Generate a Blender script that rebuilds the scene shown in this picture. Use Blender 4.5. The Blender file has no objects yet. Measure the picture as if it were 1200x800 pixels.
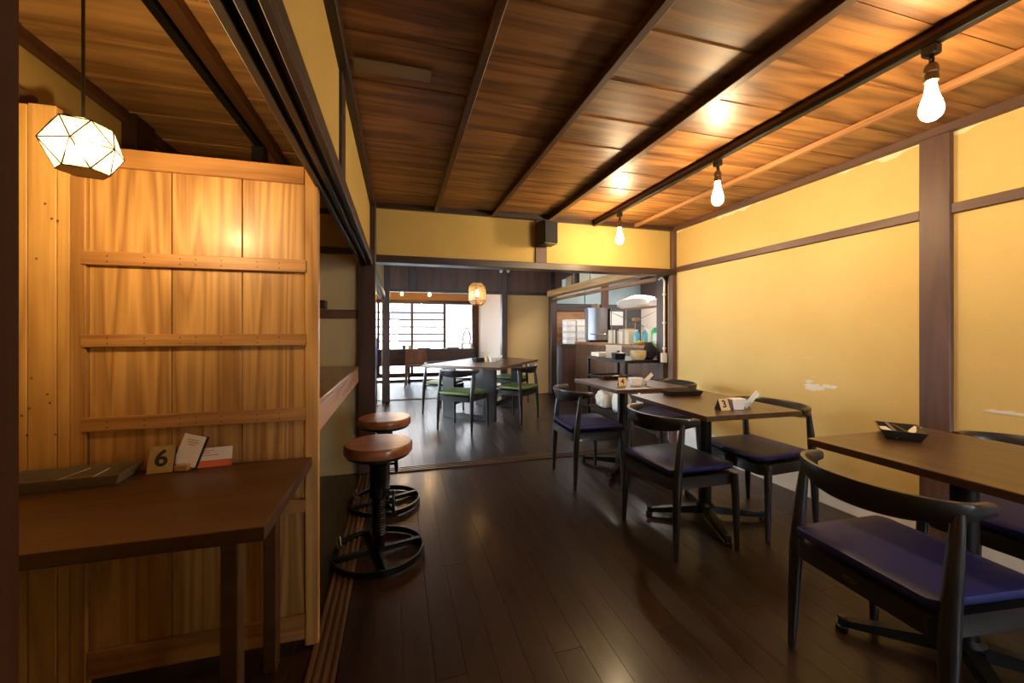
import bpy, bmesh, math, random
from mathutils import Vector, Matrix
random.seed(7)
PI = math.pi
S = bpy.context.scene
COL = S.collection

# ------------------------------------------------------------------ camera, world, exposure
CAM_H = 1.16
cd = bpy.data.cameras.new('camera')
cam = bpy.data.objects.new('camera', cd); COL.objects.link(cam)
cd.sensor_width = 36; cd.lens = 36 * 470 / 1200
cd.shift_y = -12 / 1200
cd.clip_start = 0.02
cam.location = (0, 0, CAM_H)
cam.rotation_euler = (PI / 2, 0, -math.atan2(133, 470))
S.camera = cam

W = bpy.data.worlds.new('sky'); S.world = W; W.use_nodes = True
bg = W.node_tree.nodes['Background']
bg.inputs[0].default_value = (0.82, 0.91, 1.0, 1); bg.inputs[1].default_value = 21.0

vs = S.view_settings
S.display_settings.display_device = 'sRGB'
vs.view_transform = 'Standard'; vs.look = 'None'; vs.gamma = 1.0; vs.use_curve_mapping = False
vs.exposure = 0.0

def area_light(name, loc, rot, sx, sy, power, color):
    l = bpy.data.lights.new(name, 'AREA'); l.shape = 'RECTANGLE'; l.size = sx; l.size_y = sy
    l.energy = power; l.color = color
    o = bpy.data.objects.new(name, l); COL.objects.link(o); o.location = loc; o.rotation_euler = rot
    return o
BULB_E = 410.0        # emission of the bare bulbs
LANTERN_E = 3600.0     # emission of the bulb in the faceted pendant
area_light('kitchen_fill_light', (3.9, 5.4, 2.32), (0, 0, 0), 0.25, 2.4, 75, (1.0, 0.93, 0.82))  # unseen area light added to brighten the kitchen, no fixture modelled

# ------------------------------------------------------------------ materials
def newmat(name):
    m = bpy.data.materials.new(name); m.use_nodes = True
    nt = m.node_tree; return m, nt, nt.nodes['Principled BSDF']
def N(nt, t, **kw):
    n = nt.nodes.new(t)
    for k, v in kw.items(): setattr(n, k, v)
    return n
def mathn(nt, op, a, b=None, c=None):
    n = N(nt, 'ShaderNodeMath', operation=op)
    for i, v in enumerate((a, b, c)):
        if v is None: continue
        if hasattr(v, 'node'): nt.links.new(v, n.inputs[i])
        else: n.inputs[i].default_value = v
    return n.outputs[0]
def mixc(nt, f, a, b, mode='MIX'):
    n = N(nt, 'ShaderNodeMix', data_type='RGBA', blend_type=mode)
    for i, v in ((0, f), (6, a), (7, b)):
        if hasattr(v, 'node'): nt.links.new(v, n.inputs[i])
        else: n.inputs[i].default_value = v if i == 0 else (*v, 1) if len(v) == 3 else v
    return n.outputs[2]
def coords(nt, scale, rand=True):
    tc = N(nt, 'ShaderNodeTexCoord'); v = tc.outputs['Object']
    if rand:
        oi = N(nt, 'ShaderNodeObjectInfo')
        a = N(nt, 'ShaderNodeVectorMath', operation='SCALE'); a.inputs[0].default_value = (13.7, 7.9, 19.3)
        nt.links.new(oi.outputs['Random'], a.inputs['Scale'])
        b = N(nt, 'ShaderNodeVectorMath', operation='ADD')
        nt.links.new(v, b.inputs[0]); nt.links.new(a.outputs[0], b.inputs[1]); v = b.outputs[0]
    mp = N(nt, 'ShaderNodeMapping'); mp.inputs['Scale'].default_value = scale
    nt.links.new(v, mp.inputs[0]); return mp.outputs[0]
def noise(nt, vec, scale, detail=3, rough=.55, dist=0.0):
    n = N(nt, 'ShaderNodeTexNoise'); n.inputs['Scale'].default_value = scale
    n.inputs['Detail'].default_value = detail; n.inputs['Roughness'].default_value = rough
    n.inputs['Distortion'].default_value = dist
    nt.links.new(vec, n.inputs['Vector']); return n.outputs['Fac']
def bump(nt, bsdf, h, strength=.15, dist=.004):
    b = N(nt, 'ShaderNodeBump'); b.inputs['Strength'].default_value = strength; b.inputs['Distance'].default_value = dist
    nt.links.new(h, b.inputs['Height']); nt.links.new(b.outputs[0], bsdf.inputs['Normal'])
def wood(name, dark, light, axis='Y', rough=.45, rings=9.0, var=.25, coat=0.0, bstr=.15, freq=1.0, spec=.5, lo=.9, crough=.22):
    m, nt, p = newmat(name)
    lo, hi = lo * freq, 9.0 * freq
    sc = {'X': (lo, hi, hi), 'Y': (hi, lo, hi), 'Z': (hi, hi, lo)}[axis]
    v = coords(nt, sc)
    n1 = noise(nt, v, 1.0, 2, .5, .35)
    cont = mathn(nt, 'PINGPONG', mathn(nt, 'MULTIPLY', n1, rings), 1.0)
    v2 = coords(nt, tuple(c * (3 if c == lo else 14) for c in sc))
    n2 = noise(nt, v2, 1.0, 3, .6)
    f = mathn(nt, 'ADD', mathn(nt, 'MULTIPLY', cont, .45), mathn(nt, 'MULTIPLY', n2, .55))
    r = N(nt, 'ShaderNodeValToRGB'); nt.links.new(f, r.inputs[0])
    r.color_ramp.elements[0].position = .2; r.color_ramp.elements[0].color = (*dark, 1)
    r.color_ramp.elements[1].position = .72; r.color_ramp.elements[1].color = (*light, 1)
    oi = N(nt, 'ShaderNodeObjectInfo')
    tint = mathn(nt, 'ADD', mathn(nt, 'MULTIPLY', oi.outputs['Random'], var * 2), 1 - var)
    g = N(nt, 'ShaderNodeCombineColor')
    for i in range(3): nt.links.new(tint, g.inputs[i])
    c = mixc(nt, 1.0, r.outputs[0], g.outputs[0], 'MULTIPLY')
    nt.links.new(c, p.inputs['Base Color'])
    rr = mathn(nt, 'ADD', mathn(nt, 'MULTIPLY', n2, .18), rough - .09)
    nt.links.new(rr, p.inputs['Roughness'])
    p.inputs['Coat Weight'].default_value = coat; p.inputs['Coat Roughness'].default_value = crough
    p.inputs['Specular IOR Level'].default_value = spec
    bump(nt, p, f, bstr, .003)
    return m
def plain(name, col, rough=.5, metal=0.0, var=.12, nscale=18.0, bstr=.0, coat=0.0, spec=.5):
    m, nt, p = newmat(name)
    v = coords(nt, (1, 1, 1)); n = noise(nt, v, nscale, 4)
    c = mixc(nt, n, tuple(x * (1 - var) for x in col), tuple(min(1, x * (1 + var)) for x in col))
    nt.links.new(c, p.inputs['Base Color'])
    p.inputs['Roughness'].default_value = rough; p.inputs['Metallic'].default_value = metal
    p.inputs['Coat Weight'].default_value = coat; p.inputs['Specular IOR Level'].default_value = spec
    if bstr: bump(nt, p, n, bstr, .003)
    return m
def emit(name, col, strength):
    m = bpy.data.materials.new(name); m.use_nodes = True; nt = m.node_tree
    nt.nodes.clear(); o = N(nt, 'ShaderNodeOutputMaterial'); e = N(nt, 'ShaderNodeEmission')
    e.inputs[0].default_value = (*col, 1); e.inputs[1].default_value = strength
    nt.links.new(e.outputs[0], o.inputs[0]); return m
def thin_glass(name, tint=(1, 1, 1), gloss=.1, diffuse=0.0, dcol=(1, 1, 1), rough=.03):
    m = bpy.data.materials.new(name); m.use_nodes = True; nt = m.node_tree
    nt.nodes.clear(); o = N(nt, 'ShaderNodeOutputMaterial')
    t = N(nt, 'ShaderNodeBsdfTransparent'); t.inputs[0].default_value = (*tint, 1)
    g = N(nt, 'ShaderNodeBsdfGlossy'); g.inputs['Roughness'].default_value = rough
    ms = N(nt, 'ShaderNodeMixShader'); fr = N(nt, 'ShaderNodeFresnel'); fr.inputs[0].default_value = 1.45
    f = mathn(nt, 'MAXIMUM', fr.outputs[0], gloss)
    nt.links.new(f, ms.inputs[0]); nt.links.new(t.outputs[0], ms.inputs[1]); nt.links.new(g.outputs[0], ms.inputs[2])
    out = ms.outputs[0]
    if diffuse:
        d = N(nt, 'ShaderNodeBsdfTranslucent'); d.inputs[0].default_value = (*dcol, 1)
        m2 = N(nt, 'ShaderNodeMixShader'); m2.inputs[0].default_value = diffuse
        nt.links.new(out, m2.inputs[1]); nt.links.new(d.outputs[0], m2.inputs[2]); out = m2.outputs[0]
    nt.links.new(out, o.inputs[0]); return m
def plaster(name, col, col2, white_base=None, white_top=None, bstr=.25):
    m, nt, p = newmat(name)
    v = coords(nt, (1, 1, 1), rand=False)
    big = noise(nt, v, 1.6, 4, .6); fine = noise(nt, v, 90, 3, .6)
    c = mixc(nt, big, col, col2)
    c = mixc(nt, mathn(nt, 'MULTIPLY', fine, .25), c, tuple(x * .72 for x in col))
    v3 = coords(nt, (1, 1.2, 7), rand=False)
    sp = noise(nt, v3, 9, 4, .6)
    c = mixc(nt, mathn(nt, 'MULTIPLY', mathn(nt, 'GREATER_THAN', sp, .71), .35), c, (.85, .78, .55))
    if white_base or white_top:
        tc = N(nt, 'ShaderNodeTexCoord'); sx = N(nt, 'ShaderNodeSeparateXYZ'); nt.links.new(tc.outputs['Object'], sx.inputs[0])
        jag = mathn(nt, 'ADD', mathn(nt, 'MULTIPLY', noise(nt, v, 5, 3), .14), mathn(nt, 'MULTIPLY', noise(nt, v, 40, 3), .03))
    if white_base:
        f = mathn(nt, 'LESS_THAN', sx.outputs[2], mathn(nt, 'ADD', jag, white_base - .085))
        c = mixc(nt, f, c, mixc(nt, noise(nt, v, 7, 4), (.62, .55, .48), (.8, .76, .72)))
    if white_top:  # patches of paler bare plaster, with bulb glare mixed into the colour
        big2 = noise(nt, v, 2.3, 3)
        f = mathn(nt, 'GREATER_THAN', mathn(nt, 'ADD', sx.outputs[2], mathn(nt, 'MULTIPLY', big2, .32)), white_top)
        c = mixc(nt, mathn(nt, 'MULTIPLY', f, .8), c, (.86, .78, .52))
    nt.links.new(c, p.inputs['Base Color']); p.inputs['Roughness'].default_value = .85
    p.inputs['Specular IOR Level'].default_value = .25
    bump(nt, p, fine, bstr, .002)
    return m

M = {}
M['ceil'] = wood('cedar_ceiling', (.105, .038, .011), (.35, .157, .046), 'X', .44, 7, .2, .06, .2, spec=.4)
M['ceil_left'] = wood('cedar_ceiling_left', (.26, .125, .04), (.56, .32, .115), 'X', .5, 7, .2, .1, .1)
M['batten'] = wood('batten_wood', (.06, .022, .009), (.14, .06, .022), 'Y', .45, 5, .1)
M['high_shelf'] = wood('golden_shelf_wood', (.42, .22, .08), (.66, .38, .15), 'Y', .5, 5, .05)
M['batten_pale'] = wood('batten_pale_wood', (.25, .11, .04), (.42, .2, .08), 'Y', .5, 5, .1)
M['trim_y'] = wood('dark_trim_along', (.016, .007, .005), (.045, .019, .013), 'Y', .48, 5, .1, .0)
M['trim_x'] = wood('dark_trim_across', (.022, .010, .007), (.055, .024, .016), 'X', .4, 5, .1, .1)
M['post'] = wood('dark_post', (.025, .011, .008), (.06, .027, .019), 'Z', .42, 5, .1, .1)
M['post_matte'] = wood('matte_dark_post', (.03, .011, .006), (.06, .024, .013), 'Z', .8, 5, .1, spec=.15)
M['post_right'] = wood('brown_post', (.07, .032, .022), (.12, .06, .04), 'Z', .5, 5, .05)
M['rail_right'] = wood('brown_rail', (.08, .038, .025), (.13, .066, .042), 'Y', .5, 5, .05)
M['floor'] = wood('dark_floor', (.011, .0043, .0024), (.027, .0107, .006), 'Y', .40, 5, .1, .4, .03, spec=.25, crough=.2)
M['floor_gap'] = plain('floor_joint', (.008, .005, .004), .8)
M['track'] = wood('threshold_wood', (.05, .022, .009), (.13, .06, .024), 'Y', .4, 5, .1)
M['track_x'] = wood('threshold_wood_across', (.05, .022, .009), (.13, .06, .026), 'X', .35, 5, .1)
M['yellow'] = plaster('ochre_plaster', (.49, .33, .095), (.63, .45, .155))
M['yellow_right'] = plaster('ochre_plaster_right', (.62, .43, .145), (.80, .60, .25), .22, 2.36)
M['grey_plaster'] = plaster('grey_plaster', (.46, .36, .19), (.56, .45, .26))
M['tan_panel'] = plaster('tan_plaster', (.52, .31, .12), (.62, .40, .17))
M['white_plaster'] = plaster('white_plaster', (.75, .7, .62), (.82, .78, .72))
M['screen'] = wood('door_board_wood', (.27, .12, .032), (.54, .295, .095), 'Z', .45, 14, .06, .12, .1, 1.0, lo=.5)
M['screen_rail'] = wood('door_rail_wood', (.26, .11, .03), (.48, .235, .075), 'X', .45, 7, .08, .1)
M['plank'] = wood('pale_plank_wood', (.46, .24, .065), (.68, .40, .13), 'Z', .5, 8, .04, .05)
M['table'] = wood('dark_table_wood', (.05, .021, .009), (.095, .043, .018), 'Y', .33, 6, .05, .2, .08)
M['table6'] = wood('brown_counter_wood', (.042, .018, .007), (.078, .035, .0135), 'X', .4, 6, .05, .1, .08)
M['ledge'] = wood('ledge_wood', (.10, .045, .02), (.2, .1, .045), 'Y', .35, 6, .05, .2)
M['ledge_face'] = wood('ledge_face_wood', (.30, .17, .11), (.48, .30, .21), 'Y', .5, 6, .08)
M['stool'] = wood('stool_seat_wood', (.17, .055, .02), (.30, .11, .04), 'X', .32, 7, .05, .3, .08)
M['chair'] = plain('black_lacquered_wood', (.013, .011, .012), .36, 0, .3, 25, 0, .35)
M['chair_wood'] = wood('brown_chair_wood', (.13, .055, .025), (.24, .11, .05), 'Z', .45, 5, .05)
M['blue'] = plain('indigo_leather', (.011, .011, .085), .48, 0, .15, 160, .12, 0, .35)
M['green'] = plain('green_leather', (.085, .13, .018), .45, 0, .15, 160, .12)
M['black_metal'] = plain('black_metal', (.012, .012, .013), .38, .6, .3, 30)
M['iron'] = plain('iron', (.02, .019, .02), .35, .9, .3, 30)
M['chrome'] = plain('chrome', (.75, .75, .75), .15, 1.0, .05)
M['steel'] = plain('brushed_steel', (.26, .26, .29), .46, 1.0, .12, 40)
M['brass'] = plain('aged_brass', (.16, .12, .07), .4, .9, .2, 60)
M['bulb'] = emit('lit_bulb', (1.0, .73, .41), BULB_E)
M['lantern_bulb'] = emit('lit_lantern_bulb', (1.0, .73, .39), LANTERN_E)
M['small_bulb'] = emit('lit_small_bulb', (1.0, .55, .18), 60)
M['veranda_bulb'] = emit('lit_veranda_bulb', (1.0, .55, .2), 700)
M['lantern_glass'] = thin_glass('lantern_glass', (1, .95, .85), .04, .025, (1, .85, .6), .05)
M['lantern_plate'] = plain('brass_plate', (.55, .42, .22), .5, .3)
_nt = M['lantern_glass'].node_tree
_v = coords(_nt, (9, 30, 26), rand=True)
_r = N(_nt, 'ShaderNodeValToRGB'); _nt.links.new(noise(_nt, _v, 1.6, 3, .6, .8), _r.inputs[0])
_r.color_ramp.elements[0].position = .38; _r.color_ramp.elements[0].color = (.42, .38, .30, 1)
_r.color_ramp.elements[1].position = .62; _r.color_ramp.elements[1].color = (1, .97, .9, 1)
_nt.links.new(_r.outputs[0], next(n for n in _nt.nodes if n.type == 'BSDF_TRANSPARENT').inputs[0])
M['lantern_glass2'] = thin_glass('wavy_lantern_glass', (1, .95, .85), .08, .22, (1, .8, .5), .2)
M['pane'] = thin_glass('window_glass', (.98, 1, 1), .04)
M['pane_tinted'] = thin_glass('tinted_window_glass', (.74, .72, .70), .05)
M['acrylic'] = thin_glass('clear_plastic', (.95, .97, .97), .12)
M['white_card'] = plain('white_card', (.80, .78, .74), .6, 0, .03)
M['paper'] = plain('white_paper', (.74, .73, .74), .7, 0, .05)
M['orange'] = plain('orange_print', (.72, .16, .06), .6, 0, .03)
M['grey_print'] = plain('grey_print', (.35, .33, .31), .7, 0, .05)
M['kraft'] = plain('kraft_board', (.40, .27, .10), .55, 0, .08, 60)
M['kraft_pale'] = plain('pale_kraft_board', (.62, .46, .25), .55, 0, .08, 60)
M['black_ink'] = plain('black_ink', (.01, .01, .01), .6)
M['tray_dark'] = plain('dark_tray', (.02, .016, .014), .35, 0, .2)
M['tray_grey'] = plain('grey_tray', (.16, .13, .10), .6, 0, .2)
M['black_plastic'] = plain('black_plastic', (.014, .014, .015), .45, 0, .2)
M['black_cloth'] = plain('black_cloth', (.01, .01, .011), .9, 0, .2, 60, .3)
M['white_plastic'] = plain('white_plastic', (.8, .79, .76), .4, 0, .04)
M['bag'] = plain('white_bag', (.78, .74, .66), .45, 0, .08, 30, .2)
M['blue_cloth'] = plain('blue_cloth', (.08, .12, .38), .8, 0, .15)
M['red'] = plain('red_cloth', (.45, .02, .02), .6)
M['cyan'] = plain('blue_bottle', (.12, .45, .62), .3)
M['greenb'] = plain('green_bottle', (.03, .5, .17), .3)
M['yellowb'] = plain('yellow_bowl', (.75, .55, .10), .4)
M['pale_wood'] = wood('pale_bowl_wood', (.45, .32, .14), (.62, .47, .24), 'X', .5, 5, .05)
M['counter_brown'] = wood('counter_panel_wood', (.07, .03, .018), (.13, .06, .035), 'Z', .45, 5, .1)
M['kitchen_wall'] = wood('kitchen_board', (.22, .10, .04), (.38, .19, .08), 'X', .5, 6, .05)
M['kitchen_dark'] = plain('kitchen_grey', (.07, .07, .08), .6)
M['kitchen_blue'] = plain('pale_blue_panel', (.30, .40, .46), .5, 0, .25, 3)
M['kitchen_purple'] = wood('kitchen_dark_board', (.05, .026, .022), (.09, .05, .042), 'Z', .5, 4, .05)
M['cream'] = plain('cream_tile', (.74, .62, .52), .6, 0, .05)
M['card_box'] = plain('cardboard', (.34, .22, .12), .8, 0, .1)
M['book_a'] = plain('cream_cover', (.72, .62, .44), .7)
M['book_b'] = plain('tan_cover', (.50, .36, .2), .7)
M['book_c'] = plain('dark_cover', (.06, .06, .07), .6)
M['ext_wall'] = plain('outside_render', (.72, .76, .8), .9, 0, .06, 2)
M['ext_roof'] = plain('outside_roof', (.22, .26, .33), .8, 0, .1, 4)
M['ext_ground'] = plain('outside_ground', (.55, .56, .55), .9, 0, .1, 4)
M['tape'] = plain('brown_tape', (.22, .15, .09), .5)

# ------------------------------------------------------------------ geometry helpers
class B:
    def __init__(s): s.bm = bmesh.new()
    def box(s, x0, x1, y0, y1, z0, z1, bev=0.0, mat=None, seg=1):
        vs_ = [s.bm.verts.new((x, y, z)) for x in (x0, x1) for y in (y0, y1) for z in (z0, z1)]
        fs = [s.bm.faces.new([vs_[i] for i in q]) for q in ((0, 1, 3, 2), (4, 6, 7, 5), (0, 4, 5, 1), (2, 3, 7, 6), (0, 2, 6, 4), (1, 5, 7, 3))]
        vv = set(vs_)
        if bev:
            es = list({e for f in fs for e in f.edges})
            r = bmesh.ops.bevel(s.bm, geom=es, offset=bev, segments=seg, affect='EDGES', profile=.6)
            vv = {v for v in r['verts']} | {v for v in vs_ if v.is_valid}
        if mat is not None: bmesh.ops.transform(s.bm, matrix=mat, verts=[v for v in vv if v.is_valid])
        return s
    def rings(s, rings, cap=True):
        R = [[s.bm.verts.new(p) for p in r] for r in rings]; n = len(R[0])
        for a, b in zip(R, R[1:]):
            for i in range(n): s.bm.faces.new((a[i], a[(i + 1) % n], b[(i + 1) % n], b[i]))
        if cap:
            s.bm.faces.new(R[0][::-1]); s.bm.faces.new(R[-1])
        return s
    def tube(s, pts, rad, n=10, closed=False):
        pts = [Vector(p) for p in pts]; k = len(pts)
        if not hasattr(rad, '__len__'): rad = [rad] * k
        T = []
        for i in range(k):
            a = pts[(i - 1) % k] if (closed or i > 0) else pts[i]
            b = pts[(i + 1) % k] if (closed or i < k - 1) else pts[i]
            T.append((b - a).normalized())
        ref = Vector((0, 0, 1)) if abs(T[0].z) < .9 else Vector((1, 0, 0))
        u = T[0].cross(ref).normalized(); rs = []
        for i in range(k):
            u = (u - T[i] * u.dot(T[i])).normalized(); v = T[i].cross(u)
            rs.append([pts[i] + (u * math.cos(2 * PI * j / n) + v * math.sin(2 * PI * j / n)) * rad[i] for j in range(n)])
        if closed:
            R = [[s.bm.verts.new(p) for p in r] for r in rs]
            for q in range(k):
                a, b = R[q], R[(q + 1) % k]
                for i in range(n): s.bm.faces.new((a[i], a[(i + 1) % n], b[(i + 1) % n], b[i]))
            return s
        return s.rings(rs)
    def lathe(s, prof, c=(0, 0, 0), n=20, axis='Z'):
        rs = []
        for r, h in prof:
            ring = []
            for j in range(n):
                a = 2 * PI * j / n; x, y = max(r, .0004) * math.cos(a), max(r, .0004) * math.sin(a)
                p = {'Z': (x, y, h), 'Y': (x, h, -y), 'X': (h, x, y)}[axis]
                ring.append((c[0] + p[0], c[1] + p[1], c[2] + p[2]))
            rs.append(ring)
        return s.rings(rs)
    def prism(s, poly, z0, z1, bev=0.0):
        a = [s.bm.verts.new((x, y, z0)) for x, y in poly]; b = [s.bm.verts.new((x, y, z1)) for x, y in poly]; n = len(poly)
        fs = [s.bm.faces.new(a[::-1]), s.bm.faces.new(b)]
        for i in range(n): fs.append(s.bm.faces.new((a[i], a[(i + 1) % n], b[(i + 1) % n], b[i])))
        if bev: bmesh.ops.bevel(s.bm, geom=list({e for f in fs for e in f.edges}), offset=bev, segments=2, affect='EDGES')
        return s
    def poly(s, pts): s.bm.faces.new([s.bm.verts.new(p) for p in pts]); return s
    def mesh(s, name, mat, smooth=False):
        bmesh.ops.recalc_face_normals(s.bm, faces=s.bm.faces)
        me = bpy.data.meshes.new(name); s.bm.to_mesh(me); s.bm.free()
        me.materials.append(mat)
        if smooth:
            me.polygons.foreach_set('use_smooth', [True] * len(me.polygons))
            try: me.set_sharp_from_angle(angle=math.radians(42))
            except Exception: pass
        return me
    def obj(s, name, mat, parent=None, smooth=False, loc=(0, 0, 0), rz=0.0):
        return link(name, s.mesh(name, mat, smooth), parent, loc, rz)
def link(name, data, parent=None, loc=(0, 0, 0), rz=0.0):
    o = bpy.data.objects.new(name, data); COL.objects.link(o)
    o.parent = parent; o.location = loc; o.rotation_euler = (0, 0, rz); return o
def thing(name, label, cat, loc=(0, 0, 0), rz=0.0, group=None):
    o = link(name, None, None, loc, rz); o.empty_display_size = .05
    return tag(o, label, cat, group)
def tag(o, label, cat, group=None):
    o['label'] = label; o['category'] = cat
    if group: o['group'] = group
    return o
def struct(o, label=None):
    o['kind'] = 'structure'
    if label: o['label'] = label
    return o
def sbox(name, mat, b, parent=None, bev=0.0, kind=True):
    o = B().box(*b, bev=bev).obj(name, mat, parent)
    if parent is None and kind: struct(o)
    return o
def kids(o): return [c for c in bpy.data.objects if c.parent == o]
def copy_tree(o, parent=None):
    c = o.copy(); COL.objects.link(c); c.parent = parent
    for ch in kids(o): copy_tree(ch, c)
    return c
def dup(o, label, loc, rz=0.0):
    c = copy_tree(o); c.location = loc; c.rotation_euler = (0, 0, rz); c['label'] = label; return c
def text_obj(name, body, size, mat, parent, loc, rot, bold=.0):
    cu = bpy.data.curves.new(name, 'FONT'); cu.body = body; cu.size = size; cu.align_x = 'CENTER'; cu.align_y = 'CENTER'
    cu.extrude = .0004; cu.offset = bold
    t = bpy.data.objects.new(name, cu); COL.objects.link(t)
    dg = bpy.context.evaluated_depsgraph_get(); me = bpy.data.meshes.new_from_object(t.evaluated_get(dg))
    bpy.data.objects.remove(t); me.materials.clear(); me.materials.append(mat)
    o = link(name, me, parent, loc); o.rotation_euler = rot; return o
R = math.radians
XL, XR, YB = -.20, 2.76, 3.56      # partition plane, right wall, back wall
ZC = 2.23

# ------------------------------------------------------------------ floors
fl = sbox('floor', M['floor_gap'], (-1.4, 5.2, -1.5, 9.9, -.08, -.013))
def plank_mesh(w, l, th=.012):
    return B().box(0, w - .0008, 0, l - .001, -th, 0, bev=.0005).mesh('floor_plank', M['floor'])
PW = .106
def lay(x0, x1, y0, y1, L, stag=(0, .5)):
    cache = {}; i = 0; x = x0
    while x < x1 - .02:
        w = round(min(PW, x1 - x), 4); y = y0 - L * stag[i % len(stag)]
        while y < y1 - .02:
            a, b = max(y, y0), min(y + L, y1); l = round(b - a, 4)
            if l > .03:
                if (w, l) not in cache: cache[(w, l)] = plank_mesh(w, l)
                link('floor_plank', cache[(w, l)], fl, (x, a, 0))
            y += L
        x += PW; i += 1
lay(XL, XR, -.6, 3.42, 2.6, (0, .45, .8, .25))
lay(-1.32, -.30, .0, 3.5, 3.6, (0,))
lay(XL, XR + .02, 3.54, 7.0, 2.4, (0, .5, .25, .7))
lay(-1.32, 1.86, 7.08, 9.6, 2.6, (0,))
lay(-1.32, -.30, 3.54, 7.0, 3.6, (0,))
kf = sbox('kitchen_floor', M['kitchen_dark'], (XR + .04, 5.1, 3.6, 8.0, -.013, -.001)); kf.name = 'floor_kitchen'
# thresholds with sliding-door grooves
def sill(name, x0, x1, y0, y1, along, mat):
    b = B(); b.box(x0, x1, y0, y1, -.013, .004)
    n = 4
    for k in range(n):
        if along == 'Y':
            w = (x1 - x0) / (2 * n - 1); b.box(x0 + 2 * k * w, x0 + (2 * k + 1) * w, y0, y1, .004, .010, bev=.001)
        else:
            w = (y1 - y0) / (2 * n - 1); b.box(x0, x1, y0 + 2 * k * w, y0 + (2 * k + 1) * w, .004, .010, bev=.001)
    return struct(b.obj(name, mat))
sill('trim_1', -.298, -.204, -.5, 3.42, 'Y', M['track'])
sill('trim_2', XL, XR, 3.42, 3.54, 'X', M['track_x'])
sill('trim_3', XL, 1.86, 7.0, 7.08, 'X', M['track_x'])
sill('trim_4', -.298, -.204, 3.6, 7.0, 'Y', M['track'])

# ------------------------------------------------------------------ ceilings
cl = sbox('ceiling', M['batten'], (-1.4, XR + .1, -1.5, YB + .02, ZC + .03, ZC + .09))
def ceil_boards(x0, x1, y0, y1, z, mat, w=.29, drop=.005):
    th = .007
    b = B(); L = x1 - x0
    for_l = [(0, 0, z0) for z0 in ()]
    me = None
    bb = bmesh.new()
    # lapped board: near edge lower than the far edge
    pts = [(0, 0, -drop), (L, 0, -drop), (L, w + .02, 0), (0, w + .02, 0)]
    lo = [bb.verts.new(p) for p in pts]; hi = [bb.verts.new((p[0], p[1], p[2] + th)) for p in pts]
    bb.faces.new(lo[::-1]); bb.faces.new(hi)
    for i in range(4): bb.faces.new((lo[i], lo[(i + 1) % 4], hi[(i + 1) % 4], hi[i]))
    bmesh.ops.recalc_face_normals(bb, faces=bb.faces)
    me = bpy.data.meshes.new('ceiling_board'); bb.to_mesh(me); bb.free(); me.materials.append(mat)
    y = y0
    while y < y1 - .05:
        link('ceiling_board', me, cl, (x0, y, z)); y += w
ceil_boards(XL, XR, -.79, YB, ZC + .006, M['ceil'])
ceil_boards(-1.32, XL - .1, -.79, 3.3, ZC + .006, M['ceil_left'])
def batten(x, w, h, mat, y0=-1.0, y1=YB - .04):
    return sbox('batten', mat, (x - w / 2, x + w / 2, y0, y1, ZC - h, ZC), cl, bev=.003)
batten(.315, .034, .034, M['batten'])
batten(.82, .036, .036, M['batten'])
batten(1.36, .042, .040, M['batten'])
batten(1.84, .040, .030, M['batten'])
batten(2.28, .034, .030, M['batten_pale'])
batten(-.695, .05, .045, M['batten'], -1, 3.4)
sbox('ceiling_tape', M['tape'], (XL + .03, XL + .33, 1.66, 1.74, ZC - .012, ZC - .009), cl)
# edge mouldings
sbox('trim_5', M['trim_y'], (XL - .03, XL + .012, -1.4, YB, ZC - .045, ZC + .01), bev=.003)
sbox('trim_6', M['rail_right'], (XR - .035, XR + .01, -1.4, YB, ZC - .04, ZC + .01), bev=.003)
sbox('trim_7', M['trim_x'], (XL, XR, YB - .04, YB + .02, ZC - .035, ZC + .01), bev=.003)
sbox('trim_8', M['batten'], (-1.34, -1.27, -1.4, 3.5, ZC - .05, ZC + .01), bev=.003)

# ------------------------------------------------------------------ right wall
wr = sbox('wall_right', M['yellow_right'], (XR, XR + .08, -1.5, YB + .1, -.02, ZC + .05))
sbox('post', M['post_right'], (XR - .028, XR + .02, 1.372, 1.502, 0, ZC - .02), wr, bev=.004)
sbox('post', M['post_right'], (XR - .028, XR + .02, -.62, -.5, 0, ZC - .02), wr, bev=.004)
for a, b in ((1.502, YB - .06), (-.5, 1.372)):
    sbox('wall_rail', M['rail_right'], (XR - .022, XR + .02, a, b, 1.767, 1.818), wr, bev=.003)
# unpainted filler smear on the right wall
def smear(cy, cz, w, h, seed):
    rr = random.Random(seed); pts = []
    for k in range(22):
        a = 2 * PI * k / 22; f = .65 + .5 * rr.random()
        pts.append((cy + w * f * math.cos(a), cz + h * f * math.sin(a)))
    b = B(); va = [b.bm.verts.new((XR - .003, y, z)) for y, z in pts]; vb = [b.bm.verts.new((XR + .001, y, z)) for y, z in pts]
    b.bm.faces.new(va)
    for i in range(22): b.bm.faces.new((va[i], va[(i + 1) % 22], vb[(i + 1) % 22], vb[i]))
    return b.obj('filler_patch', M['white_plaster'], wr)
smear(2.10, .775, .075, .026, 3); smear(1.99, .79, .05, .013, 5); smear(2.13, .81, .03, .012, 8); smear(1.18, .775, .09, .010, 9)

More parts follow.
